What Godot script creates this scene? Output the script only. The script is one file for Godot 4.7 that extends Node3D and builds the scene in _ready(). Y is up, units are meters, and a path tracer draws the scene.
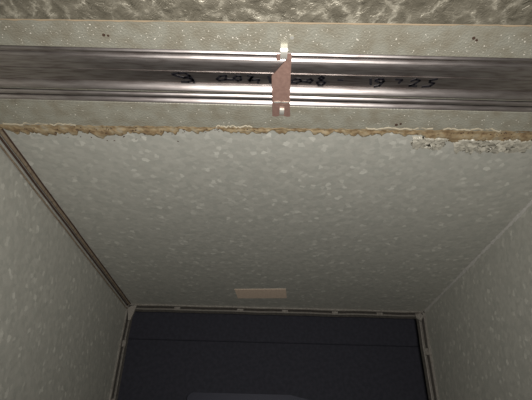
extends Node3D
# Inside a galvanised air duct: a folded fire-damper curtain held up by a copper fusible link, lit by the flash of a hand-held phone.
# World: y up, the duct runs along -z. "Depth" d below is the distance along the duct, so z = -d.

const H := 0.604        # underside of the duct ceiling
const L := -0.3696      # inner face of the left wall
const R := 0.4304       # inner face of the right wall
const EYE := 0.21       # height of the camera above the duct floor
const FLOOR := -0.55    # the duct is taller than it is wide; its bottom lies well below the camera
const FAR := 1.19       # depth of the flange where the duct ends

var rng := RandomNumberGenerator.new()
var used := {}

# ---------------------------------------------------------------- helpers
func P(x: float, y: float, d: float) -> Vector3:
	return Vector3(x, y, -d)

func numbered(called: String) -> String:
	if not used.has(called):
		used[called] = 0
		return called
	used[called] += 1
	return "%s_%03d" % [called, used[called]]

func mb() -> SurfaceTool:
	var st := SurfaceTool.new()
	st.begin(Mesh.PRIMITIVE_TRIANGLES)
	return st

func tri(st: SurfaceTool, a: Vector3, b: Vector3, c: Vector3, na: Vector3, nb: Vector3, nc: Vector3) -> void:
	if (b - a).cross(c - a).dot(na + nb + nc) > 0.0:
		var t := b; b = c; c = t
		t = nb; nb = nc; nc = t
	st.set_normal(na); st.add_vertex(a)
	st.set_normal(nb); st.add_vertex(b)
	st.set_normal(nc); st.add_vertex(c)

# Extrude a closed 2D loop from a to b. loop.x runs along side, loop.y along up. wob(t) may shift each station.
func sweep(st: SurfaceTool, loop_in: PackedVector2Array, a: Vector3, b: Vector3, side: Vector3, up: Vector3, n := 1, wob = null) -> void:
	var loop := loop_in.duplicate()
	var area := 0.0
	for i in loop.size():
		var q: Vector2 = loop[(i + 1) % loop.size()]
		area += loop[i].x * q.y - q.x * loop[i].y
	if area < 0.0:
		loop.reverse()
	var m := loop.size()
	var en := PackedVector2Array()
	for i in m:
		var e: Vector2 = (loop[(i + 1) % m] - loop[i]).normalized()
		en.append(Vector2(e.y, -e.x))
	var n0 := PackedVector2Array()
	var n1 := PackedVector2Array()
	for i in m:
		var prev: Vector2 = en[(i + m - 1) % m]
		var next: Vector2 = en[(i + 1) % m]
		n0.append((en[i] + prev).normalized() if en[i].dot(prev) > 0.75 else en[i])
		n1.append((en[i] + next).normalized() if en[i].dot(next) > 0.75 else en[i])
	var t := (b - a).normalized()
	var rows := []
	for k in n + 1:
		var f := float(k) / n
		var c := a.lerp(b, f)
		if wob != null:
			c += wob.call(f)
		rows.append(c)
	for k in n:
		var c0: Vector3 = rows[k]
		var c1: Vector3 = rows[k + 1]
		for i in m:
			var p: Vector2 = loop[i]
			var q: Vector2 = loop[(i + 1) % m]
			var op := side * p.x + up * p.y
			var oq := side * q.x + up * q.y
			var np := side * n0[i].x + up * n0[i].y
			var nq := side * n1[i].x + up * n1[i].y
			tri(st, c0 + op, c1 + op, c1 + oq, np, np, nq)
			tri(st, c0 + op, c1 + oq, c0 + oq, np, nq, nq)
	var ids := Geometry2D.triangulate_polygon(loop)
	for i in range(0, ids.size(), 3):
		for end in 2:
			var c2: Vector3 = rows[n] if end == 1 else rows[0]
			var nn := t if end == 1 else -t
			var v := []
			for j in 3:
				var s: Vector2 = loop[ids[i + j]]
				v.append(c2 + side * s.x + up * s.y)
			tri(st, v[0], v[1], v[2], nn, nn, nn)

# A box with chamfered long edges between two corners; chamfer runs along its longest axis.
func box(st: SurfaceTool, lo: Vector3, hi: Vector3, ch := 0.0008) -> void:
	var s := hi - lo
	var ax := s.max_axis_index()
	var dir := Vector3.ZERO; dir[ax] = s[ax]
	var i := (ax + 1) % 3
	var j := (ax + 2) % 3
	var si := Vector3.ZERO; si[i] = 1.0
	var sj := Vector3.ZERO; sj[j] = 1.0
	ch = minf(ch, minf(s[i], s[j]) * 0.3)
	var w := s[i]
	var h := s[j]
	sweep(st, PackedVector2Array([Vector2(ch, 0), Vector2(w - ch, 0), Vector2(w, ch), Vector2(w, h - ch), Vector2(w - ch, h), Vector2(ch, h), Vector2(0, h - ch), Vector2(0, ch)]), lo, lo + dir, si, sj)

# A flat outline in (x, depth), given a thickness in y.
func plate(st: SurfaceTool, outline: PackedVector2Array, y: float, thick: float) -> void:
	sweep(st, outline, Vector3(0, y, 0), Vector3(0, y + thick, 0), Vector3.RIGHT, Vector3.FORWARD)

func obj(called: String, st: SurfaceTool, m: Material, parent: Node = null) -> MeshInstance3D:
	var o := MeshInstance3D.new()
	o.name = called if parent else numbered(called)
	o.mesh = st.commit()
	o.material_override = m
	o.cast_shadow = GeometryInstance3D.SHADOW_CASTING_SETTING_ON
	(parent if parent else self).add_child(o, true)
	return o

func tag(o: Node, label: String, category: String, kind := "", group := "") -> void:
	o.set_meta("label", label)
	o.set_meta("category", category)
	if kind: o.set_meta("kind", kind)
	if group: o.set_meta("group", group)

func thing(called: String, label: String, category: String) -> Node3D:
	var o := Node3D.new()
	o.name = numbered(called)
	add_child(o)
	tag(o, label, category)
	return o

func struct(called: String, st: SurfaceTool, m: Material, label: String, category: String) -> MeshInstance3D:
	var o := obj(called, st, m)
	tag(o, label, category, "structure")
	return o

func noise(kind: int, freq: float, seed_: int, octaves := 3, warp := 0.0) -> FastNoiseLite:
	var n := FastNoiseLite.new()
	n.noise_type = kind
	n.frequency = freq
	n.seed = seed_
	n.fractal_type = FastNoiseLite.FRACTAL_FBM if octaves > 1 else FastNoiseLite.FRACTAL_NONE
	n.fractal_octaves = octaves
	if kind == FastNoiseLite.TYPE_CELLULAR:
		n.cellular_return_type = FastNoiseLite.RETURN_CELL_VALUE
		n.cellular_jitter = 1.0
	if warp > 0.0:
		n.domain_warp_enabled = true
		n.domain_warp_amplitude = warp
		n.domain_warp_frequency = freq * 1.3
	return n

func tex(n: FastNoiseLite, stops: Array, size := 512) -> NoiseTexture2D:
	var t := NoiseTexture2D.new()
	t.width = size
	t.height = size
	t.seamless = true
	t.noise = n
	var g := Gradient.new()
	var offs := PackedFloat32Array()
	var cols := PackedColorArray()
	for s in stops:
		offs.append(s[0])
		cols.append(s[1])
	g.offsets = offs
	g.colors = cols
	t.color_ramp = g
	return t

func bump(n: FastNoiseLite, strength: float, size := 512) -> NoiseTexture2D:
	var t := NoiseTexture2D.new()
	t.width = size
	t.height = size
	t.seamless = true
	t.noise = n
	t.as_normal_map = true
	t.bump_strength = strength
	return t

func grey(v: float, tint := Color(1, 1, 1)) -> Color:
	return Color(v * tint.r, v * tint.g, v * tint.b)

# A material whose textures repeat every `tile` metres on world axes.
func mat(col: Color, rough: float, metal := 0.0, albedo: Texture2D = null, normal: Texture2D = null, tile := 0.25, nscale := 1.0) -> StandardMaterial3D:
	var m := StandardMaterial3D.new()
	m.albedo_color = col
	m.roughness = rough
	m.metallic = metal
	if albedo or normal:
		m.uv1_triplanar = true
		m.uv1_world_triplanar = true
		m.uv1_scale = Vector3.ONE / tile
	if albedo:
		m.albedo_texture = albedo
	if normal:
		m.normal_enabled = true
		m.normal_texture = normal
		m.normal_scale = nscale
	return m

# a rolled edge: a slightly convex face that falls by `dy` over `dd`, then curls back up behind
func nose(d0: float, y0: float, dd: float, dy: float) -> PackedVector2Array:
	var o := PackedVector2Array()
	var out := Vector2(-dy, -dd).normalized()
	for k in 9:
		var f := k / 8.0
		o.append(Vector2(d0 + dd * f, y0 - dy * f) + out * sin(PI * f) * dd * 0.12)
	o.append_array(PackedVector2Array([Vector2(d0 + dd * 1.10, y0 - dy * 1.02), Vector2(d0 + dd * 1.17, y0 - dy * 0.90), Vector2(d0 + dd * 1.18, y0 - dy * 0.6), Vector2(d0 + dd * 1.18, y0)]))
	return o

# ---------------------------------------------------------------- scene
func _ready() -> void:
	rng.seed = 7
	var basis_eye := Basis(Vector3.UP, deg_to_rad(0.2)) * Basis(Vector3.RIGHT, deg_to_rad(31.99)) * Basis(Vector3.BACK, deg_to_rad(1.605))
	var cam := Camera3D.new()
	cam.name = "camera"
	cam.fov = 48.13
	cam.near = 0.01
	cam.transform = Transform3D(basis_eye, Vector3(0, EYE, 0))
	add_child(cam)
	cam.current = true

	var we := WorldEnvironment.new()
	we.name = "environment"
	var env := Environment.new()
	env.background_mode = Environment.BG_COLOR
	env.background_color = Color(0.62, 0.61, 0.58)
	env.background_energy_multiplier = 0.3
	env.tonemap_mode = Environment.TONE_MAPPER_LINEAR
	env.tonemap_exposure = 1.0
	env.sdfgi_enabled = true
	env.ssao_enabled = true
	env.ssil_enabled = true
	we.environment = env
	add_child(we)

	# the phone's flash, a little to the right of its lens and facing the same way
	var flash_at := Vector3(0, EYE, 0) + basis_eye * Vector3(0.016, 0.002, 0.004)
	var flash := SpotLight3D.new()
	flash.name = "flash"
	flash.transform = Transform3D(basis_eye, flash_at + basis_eye * Vector3(0, 0, -0.0025))
	flash.light_energy = 0.6
	flash.light_color = Color(1.0, 0.985, 0.975)
	flash.light_size = 0.004
	flash.spot_range = 6.0
	flash.spot_attenuation = 2.0
	flash.spot_angle = 60.0
	flash.spot_angle_attenuation = 1.0
	flash.shadow_enabled = true
	add_child(flash)

	# ------------------------------------------------ materials
	var cell := noise(FastNoiseLite.TYPE_CELLULAR, 0.07, 3, 1, 10.0)
	var spangle := tex(cell, [[0.0, Color8(180, 180, 178)], [0.5, Color8(187, 186, 184)], [0.9, Color8(193, 192, 190)], [0.95, Color8(201, 200, 198)], [1.0, Color8(216, 215, 213)]], 1024)
	var dimple := bump(noise(FastNoiseLite.TYPE_SIMPLEX_SMOOTH, 0.03, 5, 4), 1.6)
	var m_duct := mat(Color8(223, 223, 212), 0.56, 0.12, spangle, dimple, 0.5, 0.35)
	var shard := noise(FastNoiseLite.TYPE_SIMPLEX_SMOOTH, 0.016, 11, 3, 30.0)
	shard.fractal_type = FastNoiseLite.FRACTAL_RIDGED
	var crystal := tex(shard, [[0.0, Color8(128, 123, 112)], [0.45, Color8(150, 145, 134)], [0.7, Color8(166, 161, 150)], [0.85, Color8(206, 201, 190)], [1.0, Color8(246, 242, 232)]])
	var crumple := bump(noise(FastNoiseLite.TYPE_SIMPLEX_SMOOTH, 0.035, 13, 3, 30.0), 7.0)
	var m_near := mat(Color8(188, 186, 176), 0.45, 0.4, crystal, crumple, 0.34, 0.5)
	var lip_tex := tex(noise(FastNoiseLite.TYPE_SIMPLEX_SMOOTH, 0.012, 17, 5), [[0.0, Color8(158, 151, 136)], [0.4, Color8(170, 166, 153)], [0.7, Color8(176, 174, 163)], [1.0, Color8(186, 183, 171)]])
	var m_lip := mat(Color8(206, 206, 200), 0.5, 0.2, lip_tex, bump(noise(FastNoiseLite.TYPE_SIMPLEX_SMOOTH, 0.12, 19, 3), 2.5), 0.2, 0.5)
	var streak := tex(noise(FastNoiseLite.TYPE_SIMPLEX_SMOOTH, 0.02, 23, 4, 10.0), [[0.0, Color8(150, 142, 138)], [0.45, Color8(188, 184, 182)], [1.0, Color8(214, 212, 210)]])
	var m_steel := mat(Color8(221, 216, 213), 0.38, 1.0, streak, dimple, 0.12, 0.12)
	var grain := tex(noise(FastNoiseLite.TYPE_SIMPLEX_SMOOTH, 0.015, 27, 3), [[0.0, Color8(226, 222, 220)], [1.0, Color8(255, 252, 250)]])
	var m_web := mat(Color8(221, 216, 213), 0.4, 1.0, streak, dimple, 0.12, 0.12)
	m_web.uv1_scale = Vector3(2.5, 12, 26)
	m_steel.uv1_scale = Vector3(2.5, 16, 30)
	var m_copper := mat(Color8(156, 128, 117), 0.48, 0.35, grain, null, 0.05)
	var m_zinc := mat(Color8(236, 234, 222), 0.35, 0.7)
	var m_ink := mat(Color8(16, 15, 20), 0.5)
	var seal_tex := tex(noise(FastNoiseLite.TYPE_SIMPLEX_SMOOTH, 0.012, 29, 5, 16.0), [[0.0, Color8(104, 86, 64)], [0.3, Color8(140, 123, 98)], [0.5, Color8(158, 144, 118)], [0.7, Color8(166, 156, 134)], [0.85, Color8(160, 155, 142)], [1.0, Color8(182, 176, 160)]])
	var m_seal := mat(Color8(226, 218, 204), 0.6, 0.0, seal_tex, bump(noise(FastNoiseLite.TYPE_SIMPLEX_SMOOTH, 0.03, 31, 3), 3.0), 0.1, 0.6)
	var m_cream := mat(Color8(160, 151, 130), 0.55, 0.0, null, dimple, 0.05, 0.8)
	var m_dirt := mat(Color8(58, 40, 28), 0.8)
	var m_seam := mat(Color8(158, 144, 122), 0.6, 0.0, streak, dimple, 0.1, 0.6)
	var m_fillet := mat(Color8(238, 236, 228), 0.42, 0.1, spangle, crumple, 0.08, 0.5)
	var m_flange := mat(Color8(156, 153, 144), 0.5, 0.2, streak, dimple, 0.1, 0.6)
	var m_film := mat(Color8(156, 152, 138), 0.45, 0.1)
	var m_sticker := mat(Color8(238, 222, 204), 0.6, 0.0, tex(noise(FastNoiseLite.TYPE_SIMPLEX_SMOOTH, 0.03, 37, 4), [[0.0, Color8(200, 192, 184)], [1.0, Color8(240, 236, 230)]]), null, 0.08)
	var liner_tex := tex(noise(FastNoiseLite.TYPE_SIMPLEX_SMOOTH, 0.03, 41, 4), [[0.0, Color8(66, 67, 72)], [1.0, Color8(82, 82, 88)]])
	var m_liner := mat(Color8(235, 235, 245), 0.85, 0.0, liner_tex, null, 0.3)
	var m_casing := mat(Color8(37, 39, 54), 0.5, 0.2)

	# ------------------------------------------------ the duct shell
	var st := mb()
	box(st, P(L - 0.01, H, FAR + 0.012), P(R + 0.01, H + 0.012, 0.4495) )
	struct("ceiling", st, m_duct, "long spangled galvanised duct ceiling running back from the sealant joint", "ceiling")
	st = mb()
	plate(st, PackedVector2Array([Vector2(L - 0.01, -0.55), Vector2(R + 0.01, -0.55), Vector2(R + 0.01, 0.2872 - 0.0065), Vector2(L - 0.01, 0.2872 + 0.0055)]), H - 0.0035, 0.016)
	struct("ceiling_front", st, m_near, "coarsely spangled galvanised duct ceiling in front of the damper", "ceiling")
	st = mb()
	box(st, P(L - 0.012, FLOOR, FAR + 0.012), P(L, H + 0.012, -0.55))
	struct("wall_left", st, m_duct, "left galvanised side wall of the duct", "wall")
	st = mb()
	box(st, P(R, FLOOR, FAR + 0.012), P(R + 0.012, H + 0.012, -0.55))
	struct("wall_right", st, m_duct, "right galvanised side wall of the duct", "wall")
	st = mb()
	box(st, P(L - 0.012, FLOOR - 0.012, FAR + 0.012), P(R + 0.012, FLOOR, -0.55))
	struct("floor", st, m_duct, "galvanised duct floor below the camera", "floor")

	# folded corner seams between the ceiling and the walls
	st = mb()
	var seam := thing("trim_1", "brownish folded lock seam along the left ceiling corner", "seam")
	seam.set_meta("kind", "structure")
	var wseam := noise(FastNoiseLite.TYPE_SIMPLEX_SMOOTH, 9.0, 43, 2)
	var wave := func(f: float) -> Vector3: return Vector3(wseam.get_noise_1d(f) * 0.0006 + 0.0004, 0, 0)
	for r in [["fold", m_seam, 0.0046, -0.0012, 0.0028], ["fold", m_seam, 0.0012, -0.0140, 0.0014], ["dirt_line", m_dirt, 0.0012, -0.0052, 0.0016], ["dirt_line", m_dirt, 0.0084, 0.0002, 0.0013]]:
		var round_ := PackedVector2Array()
		for k in 10:
			round_.append(Vector2(r[2] + cos(TAU * k / 10) * r[4], r[3] + sin(TAU * k / 10) * r[4]))
		st = mb()
		sweep(st, round_, P(L, H, 0.45), P(L, H, FAR - 0.012), Vector3.RIGHT, Vector3.UP, 40, wave)
		obj(r[0], st, r[1], seam)
	st = mb()
	var wn := noise(FastNoiseLite.TYPE_SIMPLEX_SMOOTH, 60.0, 47, 2)
	sweep(st, PackedVector2Array([Vector2(0, 0), Vector2(-0.0042, 0), Vector2(-0.0034, -0.0014), Vector2(-0.0022, -0.003), Vector2(-0.001, -0.0046), Vector2(0, -0.0056)]), P(R, H, 0.45), P(R, H, FAR), Vector3.RIGHT, Vector3.UP, 160, func(f: float) -> Vector3: return Vector3(absf(wn.get_noise_1d(f)) * 0.004, absf(wn.get_noise_1d(f + 5.0)) * 0.003, 0))
	struct("trim_2", st, m_fillet, "rough pale sealed fillet along the right ceiling corner", "seam")

	# ------------------------------------------------ the dark plenum beyond the flange
	var pl_l := -0.95
	var pl_r := 1.0
	var pd0 := FAR + 0.012
	var pd1 := 1.80
	st = mb()
	for r in [[pl_l, -0.8, L - 0.012, 1.3], [R + 0.012, -0.8, pl_r, 1.3], [L - 0.012, H + 0.012, R + 0.012, 1.3], [L - 0.012, -0.8, R + 0.012, FLOOR - 0.012]]:
		box(st, P(r[0], r[1], pd0 + 0.015), P(r[2], r[3], pd0 - 0.004))
	struct("wall_front", st, m_liner, "dark plenum wall around the end of the duct", "wall")
	var back := thing("wall_back", "black lined back wall of the dark plenum beyond the duct", "wall")
	back.set_meta("kind", "structure")
	st = mb(); box(st, P(pl_l, -0.8, pd1 + 0.03), P(pl_r, 1.3, pd1 + 0.012)); obj("backing", st, m_liner, back)
	for r in [[pl_l, -0.8, pl_r, 0.671], [pl_l, 0.6718, pl_r, 1.3]]:
		st = mb(); box(st, P(r[0], r[1], pd1 + 0.012), P(r[2], r[3], pd1), 0.003); obj("liner_panel", st, m_liner, back)
	st = mb(); box(st, P(pl_l - 0.02, -0.8, pd1 + 0.03), P(pl_l, 1.3, pd0)); struct("wall_plenum_left", st, m_liner, "left wall of the dark plenum", "wall")
	st = mb(); box(st, P(pl_r, -0.8, pd1 + 0.03), P(pl_r + 0.02, 1.3, pd0)); struct("wall_plenum_right", st, m_liner, "right wall of the dark plenum", "wall")
	st = mb(); box(st, P(pl_l, 1.3, pd1 + 0.03), P(pl_r, 1.32, pd0)); struct("ceiling_plenum", st, m_liner, "ceiling of the dark plenum", "ceiling")
	st = mb(); box(st, P(pl_l, -0.82, pd1 + 0.03), P(pl_r, -0.8, pd0)); struct("floor_plenum", st, m_liner, "floor of the dark plenum", "floor")

	# ------------------------------------------------ the damper
	build_curtain(m_steel, m_web, m_ink)
	build_frame(m_lip, m_zinc, m_dirt)
	build_link(m_copper, m_zinc)
	build_flange(m_flange, mat(Color8(126, 121, 112), 0.5, 0.2))

	# ------------------------------------------------ sealant, sticker and the rest
	build_sealant(m_seal, m_cream, m_dirt, m_film, mat(Color8(146, 129, 104), 0.7))
	st = mb()
	var c := Vector2(-0.0092, 1.072)
	var q := PackedVector2Array()
	for s in [[-1, -1], [1, -1], [1, 1], [-1, 1]]:
		q.append(c + Vector2(s[0] * 0.0628, s[1] * 0.032).rotated(-0.09))
	plate(st, q, H - 0.0008, 0.0009)
	tag(obj("sticker", st, m_sticker), "small blank tan rectangular sticker on the ceiling near the dark end", "sticker")

	# a casing standing in the plenum, its top edge just in view
	var cas := thing("equipment_casing", "dark blue rounded casing top low in the black opening", "casing")
	st = mb()
	var cl := PackedVector2Array()
	for k in 7:
		var a := PI / 2 * k / 6
		cl.append(Vector2(-0.24 + 0.02 - cos(a) * 0.02, 0.423 + sin(a) * 0.02))
	cl.append_array(PackedVector2Array([Vector2(0.09, 0.443), Vector2(0.15, 0.430), Vector2(0.15, -0.8), Vector2(-0.24, -0.8)]))
	sweep(st, cl, P(0, 0, 1.55), P(0, 0, 1.78), Vector3.RIGHT, Vector3.UP)
	obj("body", st, m_casing, cas)
	st = mb(); box(st, P(-0.20, 0.30, 1.552), P(0.06, 0.41, 1.546), 0.002); obj("front_cover", st, m_casing, cas)

	# the flash's glowing face, just behind the picture plane
	var led := thing("flash_lamp", "small round flash lamp of the phone beside the lens", "lamp")
	led.transform = Transform3D(basis_eye, flash_at)
	var m_led := mat(Color8(255, 248, 232), 0.4)
	m_led.emission_enabled = true
	m_led.emission = Color(1.0, 0.95, 0.86)
	m_led.emission_energy_multiplier = 1.0
	var ring := PackedVector2Array()
	for k in 20:
		ring.append(Vector2(cos(TAU * k / 20), sin(TAU * k / 20)) * 0.004)
	st = mb(); sweep(st, ring, Vector3(0, 0, 0), Vector3(0, 0, 0.0012), Vector3.RIGHT, Vector3.UP); obj("lamp_face", st, m_led, led)
	var ring2 := PackedVector2Array()
	for v in ring: ring2.append(v * 1.4)
	st = mb(); sweep(st, ring2, Vector3(0, 0, 0.0013), Vector3(0, 0, 0.006), Vector3.RIGHT, Vector3.UP); obj("bezel", st, m_ink, led)

# ---------------------------------------------------------------- the folded curtain: interlocking steel blades
func build_curtain(m_steel: Material, m_web: Material, m_ink: Material) -> void:
	var t := thing("fire_curtain", "folded stack of shiny steel curtain blades across the top, marked in black pen", "damper")
	var blade := func(profile: PackedVector2Array, thick: float, m: Material, seed_: int, amp: float) -> MeshInstance3D:
		var loop := profile.duplicate()
		for k in range(profile.size() - 1, -1, -1):
			loop.append(profile[k] + Vector2(0, thick))
		var wv := noise(FastNoiseLite.TYPE_SIMPLEX_SMOOTH, 3.0, seed_, 3)
		var st := mb()
		sweep(st, loop, P(L + 0.001, H, 0), P(R - 0.001, H, 0), Vector3.FORWARD, Vector3.UP, 90, func(f: float) -> Vector3: return Vector3(0, wv.get_noise_1d(f) * amp, wv.get_noise_1d(f + 9.0) * amp))
		return obj("curtain_blade", st, m, t)
	# double rolled hem at the front
	var p := nose(0.3266, 0.0, 0.0025, 0.0025)
	p.append_array(nose(0.3334, 0.0, 0.0034, 0.0035))
	blade.call(p, 0.0012, m_steel, 51, 0.0004)
	# hollow web behind it
	p = PackedVector2Array([Vector2(0.3392, 0.0045), Vector2(0.342, 0.0028), Vector2(0.345, 0.0016), Vector2(0.349, 0.0008), Vector2(0.353, 0.0002), Vector2(0.3572, -0.0004)])
	blade.call(p, 0.001, m_web, 53, 0.0006)
	# flat web with the writing
	p = PackedVector2Array([Vector2(0.3568, -0.0010), Vector2(0.3574, -0.0009), Vector2(0.3580, -0.0002), Vector2(0.3755, 0.0002)])
	var web: MeshInstance3D = blade.call(p, 0.001, m_web, 55, 0.0)
	# broad rolled edge
	blade.call(nose(0.3752, 0.0, 0.0066, 0.0066), 0.0012, m_steel, 57, 0.0004)
	# lower rolled edge
	blade.call(nose(0.3918, 0.0, 0.0040, 0.0027), 0.0012, m_steel, 59, 0.0004)
	# last rolled edge against the frame
	blade.call(nose(0.4004, 0.0, 0.0042, 0.0041), 0.0012, m_steel, 61, 0.0004)

	# black pen figures on the flat web, upside down to the viewer
	var st := mb()
	var strokes := [
		[173, 73.6, 180, 72.6, 187, 73, 190.5, 75.6, 184, 77.6, 174, 74.4], [184, 77.6, 190, 78, 193, 80.6, 188, 82, 181, 81.6], [190, 75, 192.6, 79, 193.6, 82.6],
		[217, 79, 221, 76, 227, 75.4, 225.6, 79.6, 219.6, 81, 217, 79], [227, 79.4, 233.4, 80], [234, 77.8, 237, 76, 241, 76.2, 241.4, 80, 238, 81.2, 234, 78.4],
		[248, 75.6, 252.4, 77, 249.6, 81.4, 253, 80.4, 259.6, 80, 258, 83.6], [248.6, 80.6, 253.6, 76.4], [268.6, 76, 270.4, 83],
		[292, 81.2, 296, 79.4, 300, 79.6, 301.4, 81.6, 297, 83.8, 292, 83], [301, 82, 307, 82.6], [307, 80.6, 310.6, 79.4, 312.6, 81, 310.6, 83.6, 307, 82.6],
		[321, 77, 323.6, 78.4, 320.6, 81, 317.4, 83.6, 319.4, 86, 323.6, 86, 325.4, 83.6, 321.6, 81, 318.6, 78.8, 321, 77],
		[338, 80.6, 342.6, 81],
		[369.6, 79.6, 371.4, 86], [374.4, 81, 378, 79.8, 382, 80.2, 383.6, 82.4, 379.6, 83.6, 375, 82], [383.4, 82.4, 380.4, 87, 375.6, 88],
		[394.6, 80.4, 401, 81, 398.6, 84.4],
		[410, 82.4, 414.6, 80.4, 418.6, 81.8, 414, 85.6, 410, 87.4, 417.4, 87.8],
		[434.8, 80.4, 428.4, 81.6, 428.8, 83.6, 433.6, 84.8, 431, 87.6, 423.4, 88.6]]
	for s in strokes:
		var pts := []
		for k in range(0, s.size(), 2):
			var x: float = (s[k] - 270.7) * 0.001163
			var mid: float = 77.4 + (s[k] - 200.0) * 0.0325
			pts.append(Vector2(x, 0.3662 + (s[k + 1] - mid) * 0.00145))
		for k in pts.size() - 1:
			var a: Vector2 = pts[k]
			var b: Vector2 = pts[k + 1]
			var e := (b - a).normalized() * 0.0007
			var w := Vector2(-e.y, e.x) * 2.0
			plate(st, PackedVector2Array([a - e + w, b + e + w, b + e - w, a - e - w]), H - 0.00045, 0.0006)
	obj("pen_writing", st, m_ink, web).set_meta("label", "handwritten black pen figures, upside down")

# ---------------------------------------------------------------- the damper frame: two flat lips and a hidden housing
func build_frame(m_lip: Material, m_zinc: Material, m_dirt: Material) -> void:
	var t := thing("damper_frame", "speckled grey beige steel frame on both sides of the curtain stack", "frame")
	var st := mb()
	plate(st, PackedVector2Array([Vector2(L + 0.0005, 0.2885 + 0.0055), Vector2(R - 0.0005, 0.2885 - 0.0065), Vector2(R - 0.0005, 0.3252), Vector2(L + 0.0005, 0.3252)]), H - 0.0022, 0.002)
	obj("front_lip", st, m_lip, t)
	st = mb()
	plate(st, PackedVector2Array([Vector2(L + 0.0005, 0.4102), Vector2(R - 0.0005, 0.4112), Vector2(R - 0.0005, 0.4485 - 0.006), Vector2(L + 0.0005, 0.4485 + 0.0045)]), H - 0.0034, 0.003)
	obj("rear_lip", st, m_lip, t)
	# the recess above the stack
	st = mb()
	box(st, P(L, H, 0.3262), P(R, H + 0.09, 0.3235))
	box(st, P(L, H, 0.4125), P(R, H + 0.09, 0.4098))
	box(st, P(L, H + 0.09, 0.4495), P(R, H + 0.094, 0.280))
	box(st, P(L, H + 0.001, 0.4495), P(R, H + 0.004, 0.413))
	box(st, P(L, H + 0.001, 0.3235), P(R, H + 0.004, 0.290))
	struct("ceiling_recess", st, m_lip, "narrow recess in the ceiling that houses the curtain stack", "recess")
	# pale beads spattered over the lips
	var sm := SphereMesh.new()
	sm.radius = 1.0
	sm.height = 2.0
	sm.radial_segments = 8
	sm.rings = 4
	sm.material = mat(Color8(190, 185, 172), 0.6)
	var xf: Array[Transform3D] = []
	for k in 380:
		var x := rng.randf_range(L + 0.03, R - 0.06)
		var d := rng.randf_range(0.2955, 0.3235)
		var r := rng.randf_range(0.00025, 0.0006)
		if rng.randf() < 0.12: r *= 1.5
		xf.append(Transform3D(Basis.from_scale(Vector3(r * 1.1, r * 0.5, r)), P(x, H - 0.0022, d)))
	for k in 120:
		var x := rng.randf_range(L + 0.03, R - 0.06)
		var d := rng.randf_range(0.414, 0.440)
		var r := rng.randf_range(0.0003, 0.0007)
		xf.append(Transform3D(Basis.from_scale(Vector3(r * 1.1, r * 0.5, r)), P(x, H - 0.0034, d)))
	var mm := MultiMesh.new()
	mm.transform_format = MultiMesh.TRANSFORM_3D
	mm.mesh = sm
	mm.instance_count = xf.size()
	for k in xf.size():
		mm.set_instance_transform(k, xf[k])
	var mi := MultiMeshInstance3D.new()
	mi.name = "spatter_beads"
	mi.multimesh = mm
	mi.set_meta("kind", "stuff")
	t.add_child(mi, true)
	# small rivets and a hole
	for r in [[-0.176, 0.3085, 0.0016, 0], [-0.1715, 0.3092, 0.0012, 0], [0.0213, 0.3058, 0.0022, 1], [0.2085, 0.301, 0.0016, 0], [0.2125, 0.3035, 0.0013, 0], [0.163, 0.4345, 0.0019, 0], [0.168, 0.4325, 0.0015, 0]]:
		st = mb()
		var y: float = H - (0.0034 if r[1] > 0.4 else 0.0022)
		var ring := PackedVector2Array()
		for k in 14:
			ring.append(Vector2(cos(TAU * k / 14), sin(TAU * k / 14)) * r[2] + Vector2(r[0], r[1]))
		plate(st, ring, y - 0.0009, 0.0012)
		obj("rivet", st, m_zinc if r[3] == 1 else m_dirt, t)

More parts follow.
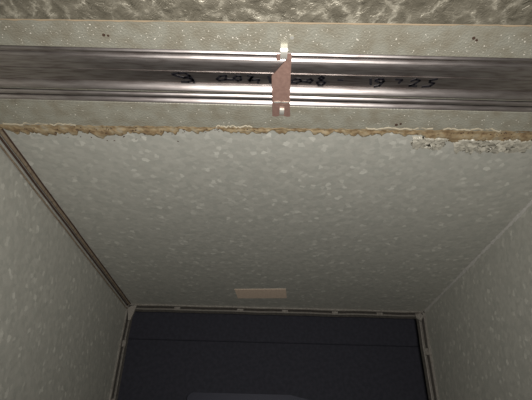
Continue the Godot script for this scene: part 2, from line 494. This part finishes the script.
# ---------------------------------------------------------------- the fusible link: a copper strap hooked to the frame at both ends
func build_link(m_copper: Material, m_zinc: Material) -> void:
	var t := thing("fusible_link", "copper coloured fusible link strap holding the curtain stack up", "link")
	var y := H - 0.0085
	var st := mb()
	plate(st, PackedVector2Array([Vector2(0.0160, 0.3224), Vector2(0.0220, 0.3224), Vector2(0.0227, 0.358), Vector2(0.0240, 0.3940), Vector2(0.0030, 0.3940), Vector2(0.0012, 0.3535), Vector2(0.0022, 0.3515), Vector2(0.0046, 0.3495), Vector2(0.0160, 0.3310)]), y, 0.0012)
	obj("strap", st, m_copper, t)
	# bent-up tail with a notched end, lying against the rear lip
	st = mb()
	var tail := PackedVector2Array([Vector2(0.0030, 0.0), Vector2(0.0240, 0.0), Vector2(0.0262, 0.0300), Vector2(0.0228, 0.0316), Vector2(0.0188, 0.0300), Vector2(0.0174, 0.0284), Vector2(0.0126, 0.0284), Vector2(0.0112, 0.0302), Vector2(0.0078, 0.0318), Vector2(0.0034, 0.0306)])
	var lean := Vector3(0, 0.0045, -0.0275).normalized()
	sweep(st, tail, P(0, y, 0.3942), P(0, y, 0.3942) + Vector3(0, 0.0012, 0.0002), Vector3.RIGHT, lean)
	obj("strap_tail", st, m_copper, t)
	# the rolled fold between the two
	st = mb()
	for r in [[0.0044, 0.0136, 0.0013], [0.0134, 0.0236, 0.0010]]:
		var lens := PackedVector2Array()
		for k in 14:
			var a := TAU * k / 14
			lens.append(Vector2((r[0] + r[1]) / 2 + cos(a) * (r[1] - r[0]) / 2, 0.3941 + sin(a) * r[2] - (0.0006 if cos(a) > 0.0 else 0.0) * cos(a)))
		plate(st, lens, y - 0.0005, 0.0012)
	obj("fold", st, m_zinc, t).set_meta("label", "bright worn fold across the strap")
	# upper hook: a bent zinc tab from the front lip down over the neck of the strap
	st = mb()
	var hook := PackedVector2Array([Vector2(0.3146, -0.0022), Vector2(0.3146, -0.0058), Vector2(0.3160, -0.0086), Vector2(0.3195, -0.0101), Vector2(0.3260, -0.0106), Vector2(0.3284, -0.0098), Vector2(0.3284, -0.0088), Vector2(0.3255, -0.0095), Vector2(0.3200, -0.0090), Vector2(0.3174, -0.0078), Vector2(0.3160, -0.0054), Vector2(0.3160, -0.0022)])
	sweep(st, hook, P(0.0098, H, 0), P(0.0172, H, 0), Vector3.FORWARD, Vector3.UP)
	obj("hook", st, m_zinc, t)
	# small ear of the strap beside the hook
	st = mb()
	plate(st, PackedVector2Array([Vector2(0.0058, 0.3232), Vector2(0.0164, 0.3228), Vector2(0.0164, 0.3268), Vector2(0.0112, 0.3276), Vector2(0.0104, 0.3312), Vector2(0.0060, 0.3316)]), y, 0.001)
	obj("ear", st, m_copper, t)
	# lower tab of the frame poking through the tail
	st = mb()
	var tab := PackedVector2Array([Vector2(0.4066, -0.0055), Vector2(0.4076, -0.0083), Vector2(0.4098, -0.0092), Vector2(0.4160, -0.0084), Vector2(0.4184, -0.0064), Vector2(0.4184, -0.0030), Vector2(0.4170, -0.0030), Vector2(0.4168, -0.0054), Vector2(0.4152, -0.0072), Vector2(0.4100, -0.0078), Vector2(0.4082, -0.0050)])
	sweep(st, tab, P(0.0122, H, 0), P(0.0178, H, 0), Vector3.FORWARD, Vector3.UP)
	obj("tab", st, m_zinc, t)

# ---------------------------------------------------------------- flange where the duct meets the plenum
func build_flange(m: Material, m_pale: Material) -> void:
	var t := thing("duct_flange", "dull steel flange frame around the dark end of the duct", "flange")
	# cross-section: x inwards from the duct wall, y along the duct; two ribs with a groove between
	var prof := PackedVector2Array([Vector2(-0.002, -0.003), Vector2(0.0030, -0.003), Vector2(0.0042, -0.0015), Vector2(0.0036, 0.004), Vector2(0.0036, 0.020), Vector2(0.0095, 0.020), Vector2(0.0095, 0.004), Vector2(0.0108, 0.003), Vector2(0.0122, 0.004), Vector2(0.0125, 0.0235), Vector2(-0.002, 0.0235)])
	var d := FAR - 0.012
	for r in [[P(L, H, d), P(R, H, d), Vector3.DOWN], [P(L, FLOOR, d), P(L, H, d), Vector3.RIGHT], [P(R, FLOOR, d), P(R, H, d), Vector3.LEFT], [P(L, FLOOR, d), P(R, FLOOR, d), Vector3.UP]]:
		var st := mb()
		var wn := noise(FastNoiseLite.TYPE_SIMPLEX_SMOOTH, 8.0, 81, 2)
		var wide := PackedVector2Array()
		for v in prof:
			wide.append(Vector2(v.x * (1.35 if r[2] == Vector3.LEFT else 1.0), v.y))
		sweep(st, wide, r[0], r[1], r[2], Vector3.FORWARD, 40, func(f: float) -> Vector3: return Vector3(0, wn.get_noise_1d(f) * 0.0012, 0) if r[2].x == 0.0 else Vector3(wn.get_noise_1d(f) * 0.0012, 0, 0))
		obj("rail", st, m, t)
	# small clips pinched over the inner rib
	for x in [-0.235, -0.065, 0.055, 0.19, 0.31]:
		var st := mb()
		box(st, P(x - 0.008, H - 0.0115, d + 0.012), P(x + 0.008, H - 0.0028, d + 0.0025), 0.002)
		obj("clip", st, m, t)
	for y in [0.50, 0.36, 0.22, 0.08]:
		for s in [0, 1]:
			var st := mb()
			var x0: float = L + 0.0035 if s == 0 else R - 0.0135
			box(st, P(x0, y - 0.008, d + 0.012), P(x0 + 0.010, y + 0.008, d + 0.002), 0.002)
			obj("clip", st, m, t)
	# bent corner pieces
	var st2 := mb()
	sweep(st2, PackedVector2Array([Vector2(L + 0.010, H - 0.045), Vector2(L + 0.004, H - 0.012), Vector2(L + 0.012, H - 0.006), Vector2(L + 0.026, H - 0.004), Vector2(L + 0.023, H - 0.018), Vector2(L + 0.016, H - 0.045)]), P(0, 0, d - 0.003), P(0, 0, d + 0.004), Vector3.RIGHT, Vector3.UP)
	obj("corner_piece", st2, m_pale, t)
	st2 = mb()
	sweep(st2, PackedVector2Array([Vector2(R - 0.012, H - 0.026), Vector2(R - 0.004, H - 0.012), Vector2(R - 0.010, H - 0.004), Vector2(R - 0.026, H - 0.006), Vector2(R - 0.024, H - 0.018)]), P(0, 0, d - 0.001), P(0, 0, d + 0.006), Vector3.RIGHT, Vector3.UP)
	obj("corner_piece", st2, m, t)

# ---------------------------------------------------------------- sealant smeared along the joint behind the damper
func patch(st: SurfaceTool, nx: int, nd: int, f: Callable) -> void:
	var g := []
	for i in nx + 1:
		var row := []
		for j in nd + 1:
			row.append(f.call(float(i) / nx, float(j) / nd))
		g.append(row)
	st.set_smooth_group(0)
	for i in nx:
		for j in nd:
			var a: Vector3 = g[i][j]
			var b: Vector3 = g[i + 1][j]
			var c: Vector3 = g[i + 1][j + 1]
			var d: Vector3 = g[i][j + 1]
			for v in ([a, b, c, a, c, d] if (b - a).cross(c - a).y > 0.0 else [a, c, b, a, d, c]):
				st.add_vertex(v)
	st.generate_normals()

func build_sealant(m_seal: Material, m_cream: Material, m_dirt: Material, m_film: Material, m_line: Material) -> void:
	var t := thing("sealant_bead", "ragged brown sealant smeared along the joint behind the damper frame", "sealant")
	var n1 := noise(FastNoiseLite.TYPE_SIMPLEX_SMOOTH, 14.0, 91, 4)
	var n2 := noise(FastNoiseLite.TYPE_SIMPLEX_SMOOTH, 90.0, 93, 3)
	var edge := func(x: float) -> float: return 0.4485 - 0.0075 * x / 0.4
	var width := func(x: float) -> float:
		var w := 0.0122
		w += 0.013 * smoothstep(-0.05, -0.28, x)
		w += 0.013 * smoothstep(0.10, 0.27, x)
		w *= 1.0 - 0.75 * smoothstep(-0.33, -0.365, x)
		return maxf(0.003, w + n1.get_noise_1d(x) * 0.014 + n2.get_noise_1d(x) * 0.009)
	var st := mb()
	patch(st, 420, 9, func(u: float, v: float) -> Vector3:
		var x := lerpf(L + 0.002, R - 0.002, u)
		var d: float = edge.call(x) - 0.002 + n2.get_noise_1d(x + 3.0) * 0.0018 + v * width.call(x)
		var hump := pow(sin(PI * clampf(v, 0.0, 1.0)), 0.6)
		var y := H - 0.0008 - hump * (0.0028 + 0.0016 * n1.get_noise_2d(x * 3.0, d * 6.0) + 0.0012 * n2.get_noise_2d(x, d * 2.0))
		y -= 0.003 * (1.0 - smoothstep(0.0, 0.25, v))
		return P(x, minf(y, H - 0.0002) if v < 1.0 else H + 0.0004, d))
	obj("smear", st, m_seal, t)
	# pale dried ridges along the edge of the frame lip
	for r in [[-0.352, -0.255], [-0.070, -0.022], [0.125, 0.212], [0.225, 0.30]]:
		st = mb()
		var ring := PackedVector2Array()
		for k in 8:
			ring.append(Vector2(cos(TAU * k / 8) * 0.0014, sin(TAU * k / 8) * 0.0009))
		var a: float = r[0]
		var b: float = r[1]
		sweep(st, ring, P(a, H - 0.0036, edge.call(a) - 0.003), P(b, H - 0.0036, edge.call(b) - 0.003), Vector3.FORWARD, Vector3.UP, 30, func(f: float) -> Vector3: return Vector3(0, n2.get_noise_1d(f + a) * 0.0016 + 0.0003, n1.get_noise_1d(f * 0.4 + a) * 0.005))
		obj("dried_ridge", st, m_cream, t).set_meta("label", "pale dried ridge of sealant")
	# a thin line of the same sealant along the front edge of the frame
	st = mb()
	var fine := PackedVector2Array()
	for k in 8:
		fine.append(Vector2(cos(TAU * k / 8) * 0.0010, sin(TAU * k / 8) * 0.0009))
	sweep(st, fine, P(L + 0.001, H - 0.0027, 0.2882 + 0.0055), P(R - 0.001, H - 0.0027, 0.2882 - 0.0065), Vector3.FORWARD, Vector3.UP, 90, func(f: float) -> Vector3: return Vector3(0, 0.0004 * n1.get_noise_1d(f * 2.0), 0.0016 * n2.get_noise_1d(f * 0.4)))
	tag(obj("sealant_line", st, m_line), "thin tan sealant line along the front edge of the damper frame", "sealant")
	# dark crumbs caught in the smear
	var sm := SphereMesh.new()
	sm.radius = 1.0
	sm.height = 2.0
	sm.radial_segments = 7
	sm.rings = 4
	sm.material = m_dirt
	var mm := MultiMesh.new()
	mm.transform_format = MultiMesh.TRANSFORM_3D
	mm.mesh = sm
	mm.instance_count = 120
	for k in mm.instance_count:
		var x := 0.0
		var d := 0.0
		if k < 60:
			x = rng.randfn(-0.235, 0.05)
			d = edge.call(x) + absf(rng.randfn(0.004, 0.014))
		elif k < 85:
			x = rng.randfn(-0.08, 0.05)
			d = edge.call(x) + absf(rng.randfn(0.0, 0.006))
		else:
			x = rng.randfn(0.28, 0.04)
			d = edge.call(x) + absf(rng.randfn(0.001, 0.007))
		x = clampf(x, L + 0.02, R - 0.06)
		var s := rng.randf_range(0.0003, 0.0008)
		var deep: float = H - 0.0034 if d < edge.call(x) + width.call(x) * 0.8 else H - 0.0003
		mm.set_instance_transform(k, Transform3D(Basis(Vector3.UP, rng.randf() * TAU) * Basis.from_scale(Vector3(s * 2.2, s, s)), P(x, deep, d)))
	var mi := MultiMeshInstance3D.new()
	mi.name = "dark_crumbs"
	mi.multimesh = mm
	mi.set_meta("kind", "stuff")
	t.add_child(mi, true)

	# crumpled scraps of pale film stuck to the ceiling behind the smear, on the right
	var scrap := func(label: String, x0: float, x1: float, d0: float, d1: float, seed_: int) -> void:
		var nn := noise(FastNoiseLite.TYPE_SIMPLEX, 38.0, seed_, 2)
		var s2 := mb()
		patch(s2, 60, 16, func(u: float, v: float) -> Vector3:
			var x := lerpf(x0, x1, u) + nn.get_noise_1d(v + 2.0) * 0.006 * (1.0 if u < 0.5 else -1.0)
			var d := lerpf(d0 + nn.get_noise_1d(u * 1.2) * 0.003, d1 + nn.get_noise_1d(u + 4.0) * 0.010, v)
			var y := H - 0.0042 - absf(nn.get_noise_2d(x * 2.0, d * 3.0)) * 0.007 * sin(PI * clampf(u * 1.02, 0, 1)) * sin(PI * v)
			if u == 0.0 or u == 1.0 or v == 0.0 or v == 1.0: y = H + 0.0003
			return P(x, y, d))
		tag(obj("film_scrap", s2, m_film), label, "film")
	scrap.call("small crumpled pale film scrap behind the sealant, left of the larger one", 0.196, 0.236, 0.460, 0.478, 101)
	scrap.call("large crumpled pale film scrap behind the sealant at the far right", 0.255, 0.352, 0.460, 0.484, 103)
